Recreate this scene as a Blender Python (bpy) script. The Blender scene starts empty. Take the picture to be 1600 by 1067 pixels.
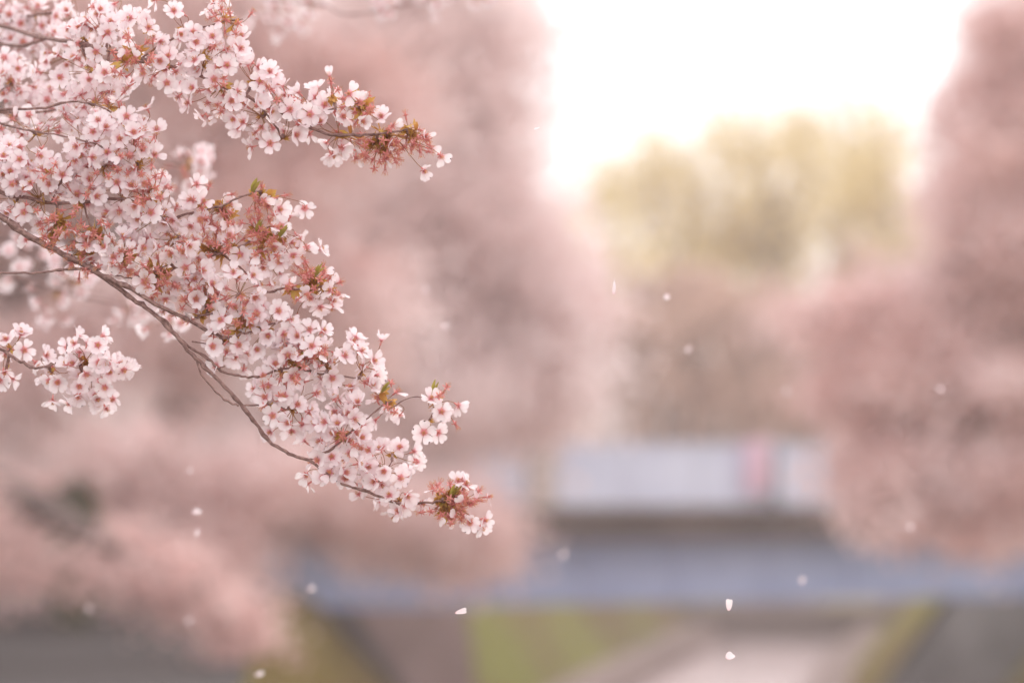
import bpy, math, random
import numpy as np
from mathutils import Vector, Matrix, Quaternion

random.seed(11)
rng = np.random.default_rng(11)
R = math.radians
SC = bpy.context.scene
COL = SC.collection

# ------------------------------------------------------------------ camera
FPX = 6000.0                       # 135 mm on a 36 mm sensor, in photograph pixels
CAM = Vector((0.0, 0.0, 1.6))
PITCH = math.atan((760 - 533.5) / FPX)
FOCUS = 5.3
cd = bpy.data.cameras.new('camera')
cam = bpy.data.objects.new('camera', cd)
COL.objects.link(cam)
cam.location = CAM
cam.rotation_euler = (R(90) + PITCH, 0, 0)
cd.lens = 135
cd.sensor_width = 36
cd.clip_start = 0.1
cd.clip_end = 3000
cd.dof.use_dof = True
cd.dof.focus_distance = FOCUS
cd.dof.aperture_fstop = 2.9
SC.camera = cam

# ------------------------------------------------------------------ sky and sun
SUN_EL, SUN_AZ = R(52), R(28)      # high, ahead and a little to the right, behind thin cloud
w = bpy.data.worlds.new('World')
SC.world = w
w.use_nodes = True
nt = w.node_tree
nt.nodes.clear()
wo = nt.nodes.new('ShaderNodeOutputWorld')
bg = nt.nodes.new('ShaderNodeBackground')
sky = nt.nodes.new('ShaderNodeTexSky')
sky.sky_type = 'NISHITA'
sky.sun_disc = False
sky.sun_elevation = SUN_EL
sky.sun_rotation = SUN_AZ
mixc = nt.nodes.new('ShaderNodeMix')
mixc.data_type = 'RGBA'
mixc.inputs['Factor'].default_value = 0.93
mixc.inputs['B'].default_value = (9.15, 8.72, 8.80, 1)     # the even cloud sheet
nt.links.new(sky.outputs['Color'], mixc.inputs['A'])
nt.links.new(mixc.outputs['Result'], bg.inputs['Color'])
bg.inputs['Strength'].default_value = 0.12
nt.links.new(bg.outputs['Background'], wo.inputs['Surface'])

sd = bpy.data.lights.new('sun', 'SUN')
sd.energy = 1.0
sd.angle = R(20)
sd.color = (1.0, 0.955, 0.92)
sun = bpy.data.objects.new('sun', sd)
COL.objects.link(sun)
sdir = Vector((math.sin(SUN_AZ) * math.cos(SUN_EL), math.cos(SUN_AZ) * math.cos(SUN_EL), math.sin(SUN_EL)))
sun.rotation_euler = (-sdir).to_track_quat('-Z', 'Y').to_euler()

SC.view_settings.view_transform = 'Standard'
SC.view_settings.look = 'None'
SC.view_settings.gamma = 1.0
SC.view_settings.use_curve_mapping = False
SC.view_settings.exposure = 0.84
SC.render.engine = 'CYCLES'
cy = SC.cycles
cy.use_denoising = True
try:
    cy.denoiser = 'OPENIMAGEDENOISE'
except Exception:
    pass
cy.max_bounces = 8
cy.diffuse_bounces = 4
cy.transmission_bounces = 5
cy.transparent_max_bounces = 8
cy.volume_bounces = 1
cy.sample_clamp_indirect = 6

# ------------------------------------------------------------------ helpers
FWD = Vector((0, math.cos(PITCH), math.sin(PITCH)))
UPV = Vector((0, -math.sin(PITCH), math.cos(PITCH)))
RGT = Vector((1, 0, 0))


def at(px, py, d):
    """a point seen at this pixel of the photograph, d metres ahead of the lens"""
    return CAM + d * (FWD + RGT * ((px - 800) / FPX) + UPV * ((533.5 - py) / FPX))


def tag(o, label=None, cat=None, group=None, kind=None):
    if label: o['label'] = label
    if cat: o['category'] = cat
    if group: o['group'] = group
    if kind: o['kind'] = kind
    return o


def link(name, me, parent=None, mats=()):
    o = bpy.data.objects.new(name, me)
    COL.objects.link(o)
    if parent is not None:
        o.parent = parent
    return o


def empty(name, loc=(0, 0, 0)):
    o = bpy.data.objects.new(name, None)
    COL.objects.link(o)
    o.location = loc
    o.empty_display_size = 0.05
    return o


class MB:
    """collects shapes for one mesh object"""
    def __init__(s):
        s.v, s.f, s.m, s.uv = [], [], [], []

    def add(s, vs, fs, mi=0):
        b = len(s.v)
        s.v += [tuple(p) for p in vs]
        s.f += [tuple(i + b for i in f) for f in fs]
        s.m += [mi] * len(fs)

    def box(s, lo, hi, mi=0, mat=None):
        x0, y0, z0 = lo; x1, y1, z1 = hi
        vs = [Vector(p) for p in ((x0, y0, z0), (x1, y0, z0), (x1, y1, z0), (x0, y1, z0),
                                  (x0, y0, z1), (x1, y0, z1), (x1, y1, z1), (x0, y1, z1))]
        if mat is not None:
            vs = [mat @ p for p in vs]
        s.add(vs, [(0, 3, 2, 1), (4, 5, 6, 7), (0, 1, 5, 4), (1, 2, 6, 5), (2, 3, 7, 6), (3, 0, 4, 7)], mi)

    def tube(s, pts, rad, sides=6, mi=0, cap=True, bump=0.0):
        pts = [Vector(p) for p in pts]
        n = len(pts)
        ref = Vector((0.13, 0.21, 0.97))
        rings = []
        for i, p in enumerate(pts):
            t = (pts[min(i + 1, n - 1)] - pts[max(i - 1, 0)])
            if t.length < 1e-9: t = Vector((0, 0, 1))
            t.normalize()
            a = t.cross(ref)
            if a.length < 1e-3: a = t.cross(Vector((1, 0, 0)))
            a.normalize(); b = t.cross(a)
            r = rad[i] if hasattr(rad, '__len__') else rad
            ring = []
            for k in range(sides):
                th = 2 * math.pi * k / sides
                rr = r * (1 + (random.uniform(-bump, bump) if bump else 0))
                ring.append(p + a * (rr * math.cos(th)) + b * (rr * math.sin(th)))
            rings.append(ring)
        vs = [q for ring in rings for q in ring]
        fs = []
        for i in range(n - 1):
            for k in range(sides):
                k2 = (k + 1) % sides
                fs.append((i * sides + k, i * sides + k2, (i + 1) * sides + k2, (i + 1) * sides + k))
        if cap:
            fs.append(tuple(range(sides))[::-1])
            fs.append(tuple((n - 1) * sides + k for k in range(sides)))
        s.add(vs, fs, mi)

    def mesh(s, name, mats, smooth=False):
        me = bpy.data.meshes.new(name)
        me.from_pydata(s.v, [], s.f)
        for m in mats:
            me.materials.append(m)
        if len(mats) > 1:
            me.polygons.foreach_set('material_index', s.m)
        if smooth:
            me.polygons.foreach_set('use_smooth', [True] * len(s.f))
        me.update()
        return me

    def build(s, name, mats, parent=None, smooth=False):
        if not isinstance(mats, (list, tuple)): mats = [mats]
        return link(name, s.mesh(name, mats, smooth), parent)


def smooth_path(pts, step=3):
    """Catmull-Rom through a list of Vectors"""
    P = [Vector(p) for p in pts]
    if len(P) < 3:
        return P
    out = []
    for i in range(len(P) - 1):
        p0 = P[max(i - 1, 0)]; p1 = P[i]; p2 = P[i + 1]; p3 = P[min(i + 2, len(P) - 1)]
        for k in range(step):
            t = k / step
            out.append(0.5 * ((2 * p1) + (p2 - p0) * t + (2 * p0 - 5 * p1 + 4 * p2 - p3) * t * t
                              + (3 * p1 - p0 - 3 * p2 + p3) * t ** 3))
    out.append(P[-1])
    return out


# ------------------------------------------------------------------ materials
def mat_noise(name, c1, c2, scale=5.0, rough=0.8, bump=0.0, c3=None, detail=4, metal=0.0, spec=0.3, transl=0.0, coords='Object'):
    m = bpy.data.materials.new(name)
    m.use_nodes = True
    t = m.node_tree
    b = t.nodes['Principled BSDF']
    b.inputs['Roughness'].default_value = rough
    b.inputs['Metallic'].default_value = metal
    b.inputs['Specular IOR Level'].default_value = spec
    tc = t.nodes.new('ShaderNodeTexCoord')
    n = t.nodes.new('ShaderNodeTexNoise')
    n.inputs['Scale'].default_value = scale
    n.inputs['Detail'].default_value = detail
    t.links.new(tc.outputs[coords], n.inputs['Vector'])
    r = t.nodes.new('ShaderNodeValToRGB')
    r.color_ramp.elements[0].position = 0.32
    r.color_ramp.elements[0].color = (*c1, 1)
    r.color_ramp.elements[1].position = 0.68
    r.color_ramp.elements[1].color = (*c2, 1)
    if c3:
        e = r.color_ramp.elements.new(0.5); e.color = (*c3, 1)
    t.links.new(n.outputs['Fac'], r.inputs['Fac'])
    t.links.new(r.outputs['Color'], b.inputs['Base Color'])
    if bump:
        bp = t.nodes.new('ShaderNodeBump')
        bp.inputs['Strength'].default_value = bump
        bp.inputs['Distance'].default_value = 0.01
        t.links.new(n.outputs['Fac'], bp.inputs['Height'])
        t.links.new(bp.outputs['Normal'], b.inputs['Normal'])
    if transl:
        tr = t.nodes.new('ShaderNodeBsdfTranslucent')
        mx = t.nodes.new('ShaderNodeMixShader')
        mx.inputs[0].default_value = transl
        t.links.new(r.outputs['Color'], tr.inputs['Color'])
        t.links.new(b.outputs[0], mx.inputs[1]); t.links.new(tr.outputs[0], mx.inputs[2])
        t.links.new(mx.outputs[0], t.nodes['Material Output'].inputs['Surface'])
    return m


def mat_leafcards(name, ca, cb, transl=0.45, rough=0.7):
    """colour of each small face comes from its own 'tone' attribute"""
    m = bpy.data.materials.new(name)
    m.use_nodes = True
    t = m.node_tree
    b = t.nodes['Principled BSDF']
    b.inputs['Roughness'].default_value = rough
    b.inputs['Specular IOR Level'].default_value = 0.15
    a = t.nodes.new('ShaderNodeAttribute'); a.attribute_name = 'tone'
    r = t.nodes.new('ShaderNodeValToRGB')
    r.color_ramp.elements[0].color = (*ca, 1)
    r.color_ramp.elements[1].color = (*cb, 1)
    t.links.new(a.outputs['Fac'], r.inputs['Fac'])
    t.links.new(r.outputs['Color'], b.inputs['Base Color'])
    tr = t.nodes.new('ShaderNodeBsdfTranslucent')
    t.links.new(r.outputs['Color'], tr.inputs['Color'])
    mx = t.nodes.new('ShaderNodeMixShader'); mx.inputs[0].default_value = transl
    t.links.new(b.outputs[0], mx.inputs[1]); t.links.new(tr.outputs[0], mx.inputs[2])
    t.links.new(mx.outputs[0], t.nodes['Material Output'].inputs['Surface'])
    return m


def mat_petal():
    m = bpy.data.materials.new('petal')
    m.use_nodes = True
    t = m.node_tree
    b = t.nodes['Principled BSDF']
    b.inputs['Roughness'].default_value = 0.55
    b.inputs['Specular IOR Level'].default_value = 0.2
    uv = t.nodes.new('ShaderNodeUVMap'); uv.uv_map = 'UVMap'
    sp = t.nodes.new('ShaderNodeSeparateXYZ')
    t.links.new(uv.outputs['UV'], sp.inputs[0])
    r = t.nodes.new('ShaderNodeValToRGB')
    els = r.color_ramp.elements
    els[0].position = 0.0; els[0].color = (0.66, 0.23, 0.25, 1)
    els[1].position = 1.0; els[1].color = (0.90, 0.81, 0.83, 1)
    e = els.new(0.14); e.color = (0.74, 0.36, 0.40, 1)
    e = els.new(0.30); e.color = (0.86, 0.73, 0.75, 1)
    e = els.new(0.62); e.color = (0.91, 0.85, 0.86, 1)
    t.links.new(sp.outputs['Y'], r.inputs['Fac'])
    # fine veins running out from the base, and a tint of its own for every blossom
    wv = t.nodes.new('ShaderNodeTexNoise'); wv.inputs['Scale'].default_value = 1.0; wv.inputs['Detail'].default_value = 2
    mp = t.nodes.new('ShaderNodeMapping'); mp.inputs['Scale'].default_value = (22, 1.5, 1)
    t.links.new(uv.outputs['UV'], mp.inputs['Vector']); t.links.new(mp.outputs[0], wv.inputs['Vector'])
    oi = t.nodes.new('ShaderNodeObjectInfo')
    ad = t.nodes.new('ShaderNodeMath'); ad.operation = 'MULTIPLY_ADD'
    t.links.new(wv.outputs['Fac'], ad.inputs[0]); ad.inputs[1].default_value = 0.35
    t.links.new(oi.outputs['Random'], ad.inputs[2])
    mr = t.nodes.new('ShaderNodeMapRange'); mr.inputs['From Max'].default_value = 1.35
    mr.inputs['To Min'].default_value = 0.0; mr.inputs['To Max'].default_value = 0.38
    t.links.new(ad.outputs[0], mr.inputs['Value'])
    mc = t.nodes.new('ShaderNodeMix'); mc.data_type = 'RGBA'; mc.blend_type = 'MULTIPLY'
    mc.inputs['B'].default_value = (1.0, 0.84, 0.88, 1)
    t.links.new(mr.outputs[0], mc.inputs['Factor'])
    t.links.new(r.outputs['Color'], mc.inputs['A'])
    t.links.new(mc.outputs['Result'], b.inputs['Base Color'])
    tr = t.nodes.new('ShaderNodeBsdfTranslucent')
    t.links.new(mc.outputs['Result'], tr.inputs['Color'])
    mx = t.nodes.new('ShaderNodeMixShader'); mx.inputs[0].default_value = 0.42
    t.links.new(b.outputs[0], mx.inputs[1]); t.links.new(tr.outputs[0], mx.inputs[2])
    t.links.new(mx.outputs[0], t.nodes['Material Output'].inputs['Surface'])
    return m


M_PETAL = mat_petal()
M_BARK = mat_noise('twig_bark', (0.16, 0.088, 0.075), (0.38, 0.24, 0.21), 160, 0.8, 0.5, c3=(0.26, 0.155, 0.14))
M_CALYX = mat_noise('calyx_red', (0.60, 0.18, 0.17), (0.79, 0.38, 0.35), 120, 0.6, transl=0.25)
M_STALK = mat_noise('stalk_green_red', (0.36, 0.24, 0.08), (0.42, 0.16, 0.10), 45, 0.6, transl=0.2)
M_FILAM = mat_noise('filament', (0.66, 0.20, 0.17), (0.78, 0.36, 0.30), 200, 0.6, transl=0.3)
M_ANTHER = mat_noise('anther', (0.62, 0.30, 0.10), (0.75, 0.46, 0.16), 300, 0.6)
M_BRACT = mat_noise('bract_orange', (0.50, 0.20, 0.06), (0.62, 0.44, 0.12), 120, 0.6, transl=0.35)
M_LEAF = mat_noise('young_leaf', (0.22, 0.22, 0.05), (0.44, 0.36, 0.09), 90, 0.5, transl=0.4)
M_TRUNK = mat_noise('tree_bark', (0.10, 0.07, 0.065), (0.22, 0.165, 0.15), 6, 0.9, 0.6)
M_PINK = mat_leafcards('pink_blossom', (0.70, 0.46, 0.42), (0.93, 0.80, 0.79), 0.52)
M_PINK_PALE = mat_leafcards('pale_pink_blossom', (0.80, 0.62, 0.60), (0.94, 0.86, 0.85), 0.54)
M_PINK_DEEP = mat_leafcards('pink_blossom_deep', (0.54, 0.31, 0.28), (0.88, 0.68, 0.65), 0.5)
M_OLIVE = mat_leafcards('olive_new_leaves', (0.50, 0.38, 0.16), (0.80, 0.68, 0.36))
M_BUDS = mat_leafcards('brown_buds', (0.36, 0.225, 0.175), (0.66, 0.47, 0.38), 0.3)
M_SHRUB = mat_leafcards('dark_gap_leaves', (0.05, 0.06, 0.02), (0.14, 0.13, 0.04), 0.3)
M_GRASS = mat_noise('grass_ground', (0.17, 0.10, 0.07), (0.22, 0.22, 0.06), 0.45, 0.95, c3=(0.19, 0.16, 0.06), detail=8, spec=0.05)
M_GRASSB = mat_leafcards('grass_blades', (0.24, 0.14, 0.09), (0.32, 0.36, 0.07), 0.35)
M_GRASSD = mat_leafcards('dry_grass_blades', (0.17, 0.10, 0.06), (0.26, 0.22, 0.06), 0.3)
M_CONC = mat_noise('worn_concrete', (0.10, 0.07, 0.062), (0.21, 0.15, 0.135), 1.4, 0.9, 0.3, detail=8)
M_ABUT = mat_noise('mauve_concrete', (0.17, 0.12, 0.115), (0.30, 0.22, 0.21), 0.9, 0.9, 0.3, detail=8)
M_CONC_D = mat_noise('shade_dark_concrete', (0.025, 0.022, 0.026), (0.06, 0.05, 0.052), 1.2, 0.85, 0.3, detail=8)  # abutment edge's shade put into the colour as a very dark tone
M_STONE = mat_noise('pale_granite', (0.42, 0.36, 0.33), (0.56, 0.49, 0.46), 30, 0.8, 0.1)
M_GREYW = mat_noise('grey_abutment', (0.11, 0.11, 0.115), (0.20, 0.195, 0.20), 1.1, 0.9, 0.2, detail=8)
M_ASPH = mat_noise('path_asphalt', (0.05, 0.045, 0.044), (0.085, 0.076, 0.074), 1.0, 1.0, 0.2, detail=8, spec=0.02)
M_GIRD = mat_noise('blue_grey_girder_paint', (0.275, 0.33, 0.50), (0.345, 0.40, 0.57), 0.8, 0.5, detail=6)
M_PANEL = mat_noise('pale_parapet_paint', (0.53, 0.57, 0.71), (0.62, 0.66, 0.79), 0.9, 0.5, detail=6)
M_POST = mat_noise('post_paint', (0.44, 0.46, 0.56), (0.52, 0.54, 0.63), 2.0, 0.5)
M_DARK = mat_noise('dark_steel', (0.07, 0.075, 0.085), (0.11, 0.115, 0.125), 2.0, 0.6)
M_DECK = mat_noise('deck_concrete', (0.06, 0.046, 0.043), (0.11, 0.085, 0.08), 0.9, 0.9, detail=8)
M_BANNER = mat_noise('pink_cloth', (0.76, 0.50, 0.60), (0.84, 0.60, 0.69), 3.0, 0.8, transl=0.3)


def mat_water():
    m = bpy.data.materials.new('canal_water')
    m.use_nodes = True
    t = m.node_tree
    b = t.nodes['Principled BSDF']
    b.inputs['Roughness'].default_value = 0.12
    tc = t.nodes.new('ShaderNodeTexCoord')
    n = t.nodes.new('ShaderNodeTexNoise'); n.inputs['Scale'].default_value = 2.2; n.inputs['Detail'].default_value = 6
    t.links.new(tc.outputs['Object'], n.inputs['Vector'])
    bp = t.nodes.new('ShaderNodeBump'); bp.inputs['Strength'].default_value = 0.8; bp.inputs['Distance'].default_value = 0.05
    t.links.new(n.outputs['Fac'], bp.inputs['Height']); t.links.new(bp.outputs['Normal'], b.inputs['Normal'])
    # pale pink noise patches over a darker base colour
    p = t.nodes.new('ShaderNodeTexNoise'); p.inputs['Scale'].default_value = 0.7; p.inputs['Detail'].default_value = 10
    p.inputs['Roughness'].default_value = 0.7
    t.links.new(tc.outputs['Object'], p.inputs['Vector'])
    r = t.nodes.new('ShaderNodeValToRGB')
    r.color_ramp.elements[0].position = 0.36; r.color_ramp.elements[0].color = (0.20, 0.17, 0.16, 1)
    r.color_ramp.elements[1].position = 0.50; r.color_ramp.elements[1].color = (0.82, 0.68, 0.69, 1)
    t.links.new(p.outputs['Fac'], r.inputs['Fac']); t.links.new(r.outputs['Color'], b.inputs['Base Color'])
    return m


M_WATER = mat_water()

# ------------------------------------------------------------------ the canal and its banks
def canal(y):
    """x of the canal's middle line at y"""
    if y <= 60: return 3.4 + (60 - y) * 0.055
    if y <= 109:
        h = 49.0; s = (y - 60) / h
        return ((2 * s**3 - 3 * s**2 + 1) * 3.4 + (s**3 - 2 * s**2 + s) * h * -0.055
                + (-2 * s**3 + 3 * s**2) * 6.3 + (s**3 - s**2) * h * 0.125)
    return 6.3 + 0.125 * (y - 109)


YS = ([-30, -15, 0] + list(range(8, 150, 4)) + [150, 158, 170, 190, 220, 260, 330, 420, 600, 900])


def sweep(name, prof, mat, ys=YS, parent=None, closed=False):
    vs, fs = [], []
    n = len(prof)
    for y in ys:
        c = canal(y)
        for (u, z) in prof:
            vs.append((c + u, y, z))
    for i in range(len(ys) - 1):
        for k in range(n if closed else n - 1):
            k2 = (k + 1) % n
            fs.append((i * n + k, i * n + k2, (i + 1) * n + k2, (i + 1) * n + k))
    me = bpy.data.meshes.new(name)
    me.from_pydata(vs, [], fs)
    me.materials.append(mat)
    o = link(name, me, parent)
    return o


g = sweep('ground', [(-600, 0.0), (-60, 0.0), (-16, 0.0), (-7.0, 0.0), (-6.6, -0.12), (-5.2, -1.7), (-3.62, -3.42),
                     (-3.60, -5.0), (3.60, -5.0), (3.62, -3.42), (5.2, -1.7), (6.6, -0.12), (7.0, 0.0), (16, 0.0), (60, 0.0), (600, 0.0)], M_GRASS)
tag(g, kind='structure')
for s in (-1, 1):
    prof = [(s * 2.5, -4.9), (s * 2.5, -3.38), (s * 2.55, -3.33), (s * 3.70, -3.33), (s * 3.70, -3.36)]
    cw = sweep('canal_wall', prof if s > 0 else prof[::-1], M_CONC)
    tag(cw, kind='structure')
wt = sweep('water', [(-2.52, -4.0), (2.52, -4.0)], M_WATER, ys=[y for y in YS if y <= 150])
tag(wt, kind='structure')
pa = sweep('path', [(-16.5, 0.006), (-16.4, 0.01), (-7.25, 0.01), (-7.15, 0.006)], M_ASPH, ys=[y for y in YS if y <= 150])
tag(pa, kind='structure')

# a low concrete sill across the canal where it ends to the eye
b = MB()
c146 = canal(139)
b.box((c146 - 4.4, 139, -4.9), (c146 + 4.4, 141, -2.95))
b.box((c146 - 4.6, 138.7, -2.948), (c146 + 4.6, 141.3, -2.75))
o = b.build('weir', M_DECK)
tag(o, 'low brown concrete weir wall crossing the far end of the water', 'weir')

# grass on the two slopes: countless blades, one object each side
def grass_strip(name, u0, u1, y0, y1, n, h, zf, mat=None):
    y = y0 + (y1 - y0) * rng.random(n) ** 0.8
    u = u0 + (u1 - u0) * rng.random(n)
    x = np.array([canal(t) for t in np.linspace(y0, y1, 400)])[np.clip(((y - y0) / (y1 - y0) * 399).astype(int), 0, 399)] + u
    z = zf(u)
    a = rng.random(n) * 6.283
    hh = h * (0.5 + rng.random(n)); ww = 0.03 + 0.03 * rng.random(n)
    dx, dy = np.cos(a) * ww, np.sin(a) * ww
    lx, ly = rng.normal(0, 0.35, n) * hh, rng.normal(0, 0.35, n) * hh
    v = np.empty((n, 3, 3))
    v[:, 0] = np.stack([x - dx, y - dy, z - 0.02], 1)
    v[:, 1] = np.stack([x + dx, y + dy, z - 0.02], 1)
    v[:, 2] = np.stack([x + lx, y + ly, z + hh], 1)
    pt = np.sin(x * 1.1 + 2) * np.cos(y * 0.21) * 0.25
    tone = np.clip(0.55 + 1.5 * pt + rng.normal(0, 0.2, n), 0, 1)
    return raw_mesh(name, v.reshape(-1, 3), 3, mat or M_GRASSB, np.repeat(tone, 3))


def raw_mesh(name, verts, k, mat, tone=None, parent=None):
    n = len(verts) // k
    me = bpy.data.meshes.new(name)
    me.vertices.add(len(verts)); me.vertices.foreach_set('co', np.ascontiguousarray(verts, dtype=np.float32).ravel())
    me.loops.add(len(verts)); me.loops.foreach_set('vertex_index', np.arange(len(verts), dtype=np.int32))
    me.polygons.add(n)
    me.polygons.foreach_set('loop_start', np.arange(n, dtype=np.int32) * k)
    me.polygons.foreach_set('loop_total', np.full(n, k, dtype=np.int32))
    if tone is not None:
        a = me.attributes.new('tone', 'FLOAT', 'POINT')
        a.data.foreach_set('value', np.ascontiguousarray(tone, dtype=np.float32))
    me.update(calc_edges=True)
    me.materials.append(mat)
    return link(name, me, parent)


slope = lambda u: np.interp(np.abs(u), [3.6, 5.2, 6.6, 7.0, 9], [-3.42, -1.7, -0.12, 0, 0])
tag(grass_strip('grass', -7.1, -3.7, 24, 57, 22000, 0.09, slope, M_GRASSD), kind='stuff')
tag(grass_strip('grass', -7.6, -3.7, 62, 146, 36000, 0.14, slope), kind='stuff')
tag(grass_strip('grass', 3.7, 8.0, 40, 146, 30000, 0.12, slope), kind='stuff')

# ------------------------------------------------------------------ the bridge
BA, BB = Vector((-5.3, 57.0, 0)), Vector((12.5, 67.0, 0))     # its near face, left end to right end
bx = (BB - BA); BL = bx.length; bx.normalize()
by = Vector((-bx.y, bx.x, 0))
BM = Matrix(((bx.x, by.x, 0, BA.x), (bx.y, by.y, 0, BA.y), (0, 0, 1, 0), (0, 0, 0, 1)))
bridge = empty('bridge'); bridge.matrix_world = BM
tag(bridge, 'blue grey steel girder bridge with pale parapet panels crossing the canal', 'bridge')


def bpart(name, mat, boxes, parent=bridge):
    m = MB()
    for lo, hi in boxes: m.box(lo, hi)
    return m.build(name, mat, parent)


# local x along the bridge, y to the far side, z up
sections = 6
sl = BL / sections
def sxof(px):                      # where on the bridge's near face this column of the photograph falls
    dx = (px - 800) / FPX
    return (dx * BA.y - BA.x) / (bx.x - dx * bx.y)
gm = []
for i in range(sections):
    gd = bpart('girder', M_GIRD, [((i * sl + 0.004, 0.45, -0.22), ((i + 1) * sl - 0.004, 0.47, 0.72)),
                                  ((i * sl + 0.004, 0.33, -0.25), ((i + 1) * sl - 0.004, 0.60, -0.221)),
                                  ((i * sl + 0.004, 0.33, 0.721), ((i + 1) * sl - 0.004, 0.60, 0.745))])
    for j in range(2):
        xx = i * sl + (j + 0.5) * sl / 2
        bpart('stiffener', M_GIRD, [((xx - 0.012, 0.405, -0.219), (xx + 0.012, 0.449, 0.719))], gd)
bpart('far_girder', M_GIRD, [((0, 5.6, -0.22), (BL, 5.63, 0.72)), ((0, 5.48, -0.25), (BL, 5.75, -0.221))])
bpart('deck', M_DECK, [((0, -0.05, 0.75), (BL, 6.3, 1.18)), ((0, -0.09, 1.182), (BL, 0.16, 1.26))])
x_pillar = sxof(846)
x_dark = sxof(1207)
# parapet: pale sheets between posts, on the near and the far side
edges = [0.15]
xx = x_pillar + 0.24
posts = []
cells = []
def fill(x0, x1, n):
    for i in range(n):
        a = x0 + (x1 - x0) * i / n; b_ = x0 + (x1 - x0) * (i + 1) / n
        cells.append((a, b_))
fill(0.1, x_pillar - 0.24, 3)
fill(x_pillar + 0.24, x_dark - 0.10, 3)
fill(x_dark + 0.10, BL - 0.1, 4)
for (a, b_) in cells:
    bpart('parapet_panel', M_PANEL, [((a + 0.022, 0.025, 1.30), (b_ - 0.022, 0.05, 2.22))])
    bpart('post', M_POST, [((a - 0.02, 0.01, 1.262), (a + 0.02, 0.075, 2.23))])
bpart('post', M_DARK, [((x_dark - 0.10, -0.02, 1.262), (x_dark + 0.10, 0.10, 2.23))])
bpart('rail', M_PANEL, [((0.05, 0.0, 2.233), (x_pillar - 0.2, 0.085, 2.30)), ((x_pillar + 0.2, 0.0, 2.233), (BL - 0.05, 0.085, 2.30))])
bpart('far_rail', M_POST, [((0.05, 6.1, 2.15), (BL, 6.18, 2.22))])
for i in range(14):
    xx = 0.2 + i * (BL - 0.4) / 13
    bpart('far_post', M_POST, [((xx - 0.03, 6.1, 1.182), (xx + 0.03, 6.18, 2.148))])
m = MB()
m.box((x_pillar - 0.2, -0.16, 1.262), (x_pillar + 0.2, 0.24, 2.36))
m.box((x_pillar - 0.235, -0.195, 2.362), (x_pillar + 0.235, 0.275, 2.44))
m.box((x_pillar - 0.15, -0.11, 2.442), (x_pillar + 0.15, 0.19, 2.50))
m.build('pillar', M_STONE, bridge)

# abutments: sloped-face blocks standing in the banks
def prism(name, prof, y0, y1, mat, parent=None):
    m = MB(); n = len(prof)
    sk = 0.55 * (y1 - y0)           # the bridge crosses the canal at a slant: its abutments run along the banks
    vs = [(x, y0, z) for x, z in prof] + [(x + sk, y1, z) for x, z in prof]
    fs = [tuple(range(n)), tuple(range(n, 2 * n))[::-1]] + [((i + 1) % n, i, n + i, n + (i + 1) % n) for i in range(n)]
    m.add(vs, fs)
    return m.build(name, mat, parent)


xl0, xl1 = sxof(600), sxof(742)
prism('abutment', [(-1.0, -0.26), (-1.0, -4.5), (xl1 + 0.5, -4.5), (xl1, -0.26)], 0.3, 5.2, M_ABUT, bridge)
xr0 = sxof(1512)
prism('abutment', [(xr0, -0.26), (xr0 - 1.35, -1.8), (xr0 - 2.0, -4.5), (BL + 1, -4.5), (BL + 1, -0.26)], 0.3, 1.9, M_GREYW, bridge)
# wing wall added for the left abutment's shaded edge, the shade in its colour
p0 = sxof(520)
wing = prism('shade_wing_wall', [(p0 - 0.25, -0.27), (p0 + 0.25, -0.27), (p0 + 1.75, -2.3), (p0 + 1.1, -2.3)], -0.15, 0.28, M_CONC_D)
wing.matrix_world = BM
tag(wing, 'dark sloping wing wall added for the shaded edge of the left abutment', 'wing wall')
# a narrow pink banner on a pole behind the parapet
xb = sxof(1175)
ban = empty('banner'); ban.matrix_world = BM @ Matrix.Translation((xb, -0.16, 1.20))
tag(ban, 'narrow pink cloth banner on a thin pole fixed to the bridge parapet', 'banner')
m = MB(); m.tube([(0.27, 0, -0.06), (0.27, 0, 1.22)], 0.018, 8); m.tube([(0.27, 0, 1.15), (-0.23, 0, 1.15)], 0.01, 6)
m.build('pole', M_POST, ban)
m = MB()
nx, nz = 6, 14
vs = [(-0.20 + 0.44 * i / nx, 0.03 * math.sin(i * 1.3 + k * 0.5), 0.30 + 0.86 * k / nz) for k in range(nz + 1) for i in range(nx + 1)]
m.add(vs, [(k * (nx + 1) + i, k * (nx + 1) + i + 1, (k + 1) * (nx + 1) + i + 1, (k + 1) * (nx + 1) + i) for k in range(nz) for i in range(nx)])
bc = m.build('cloth', M_BANNER, ban, True)


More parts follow.
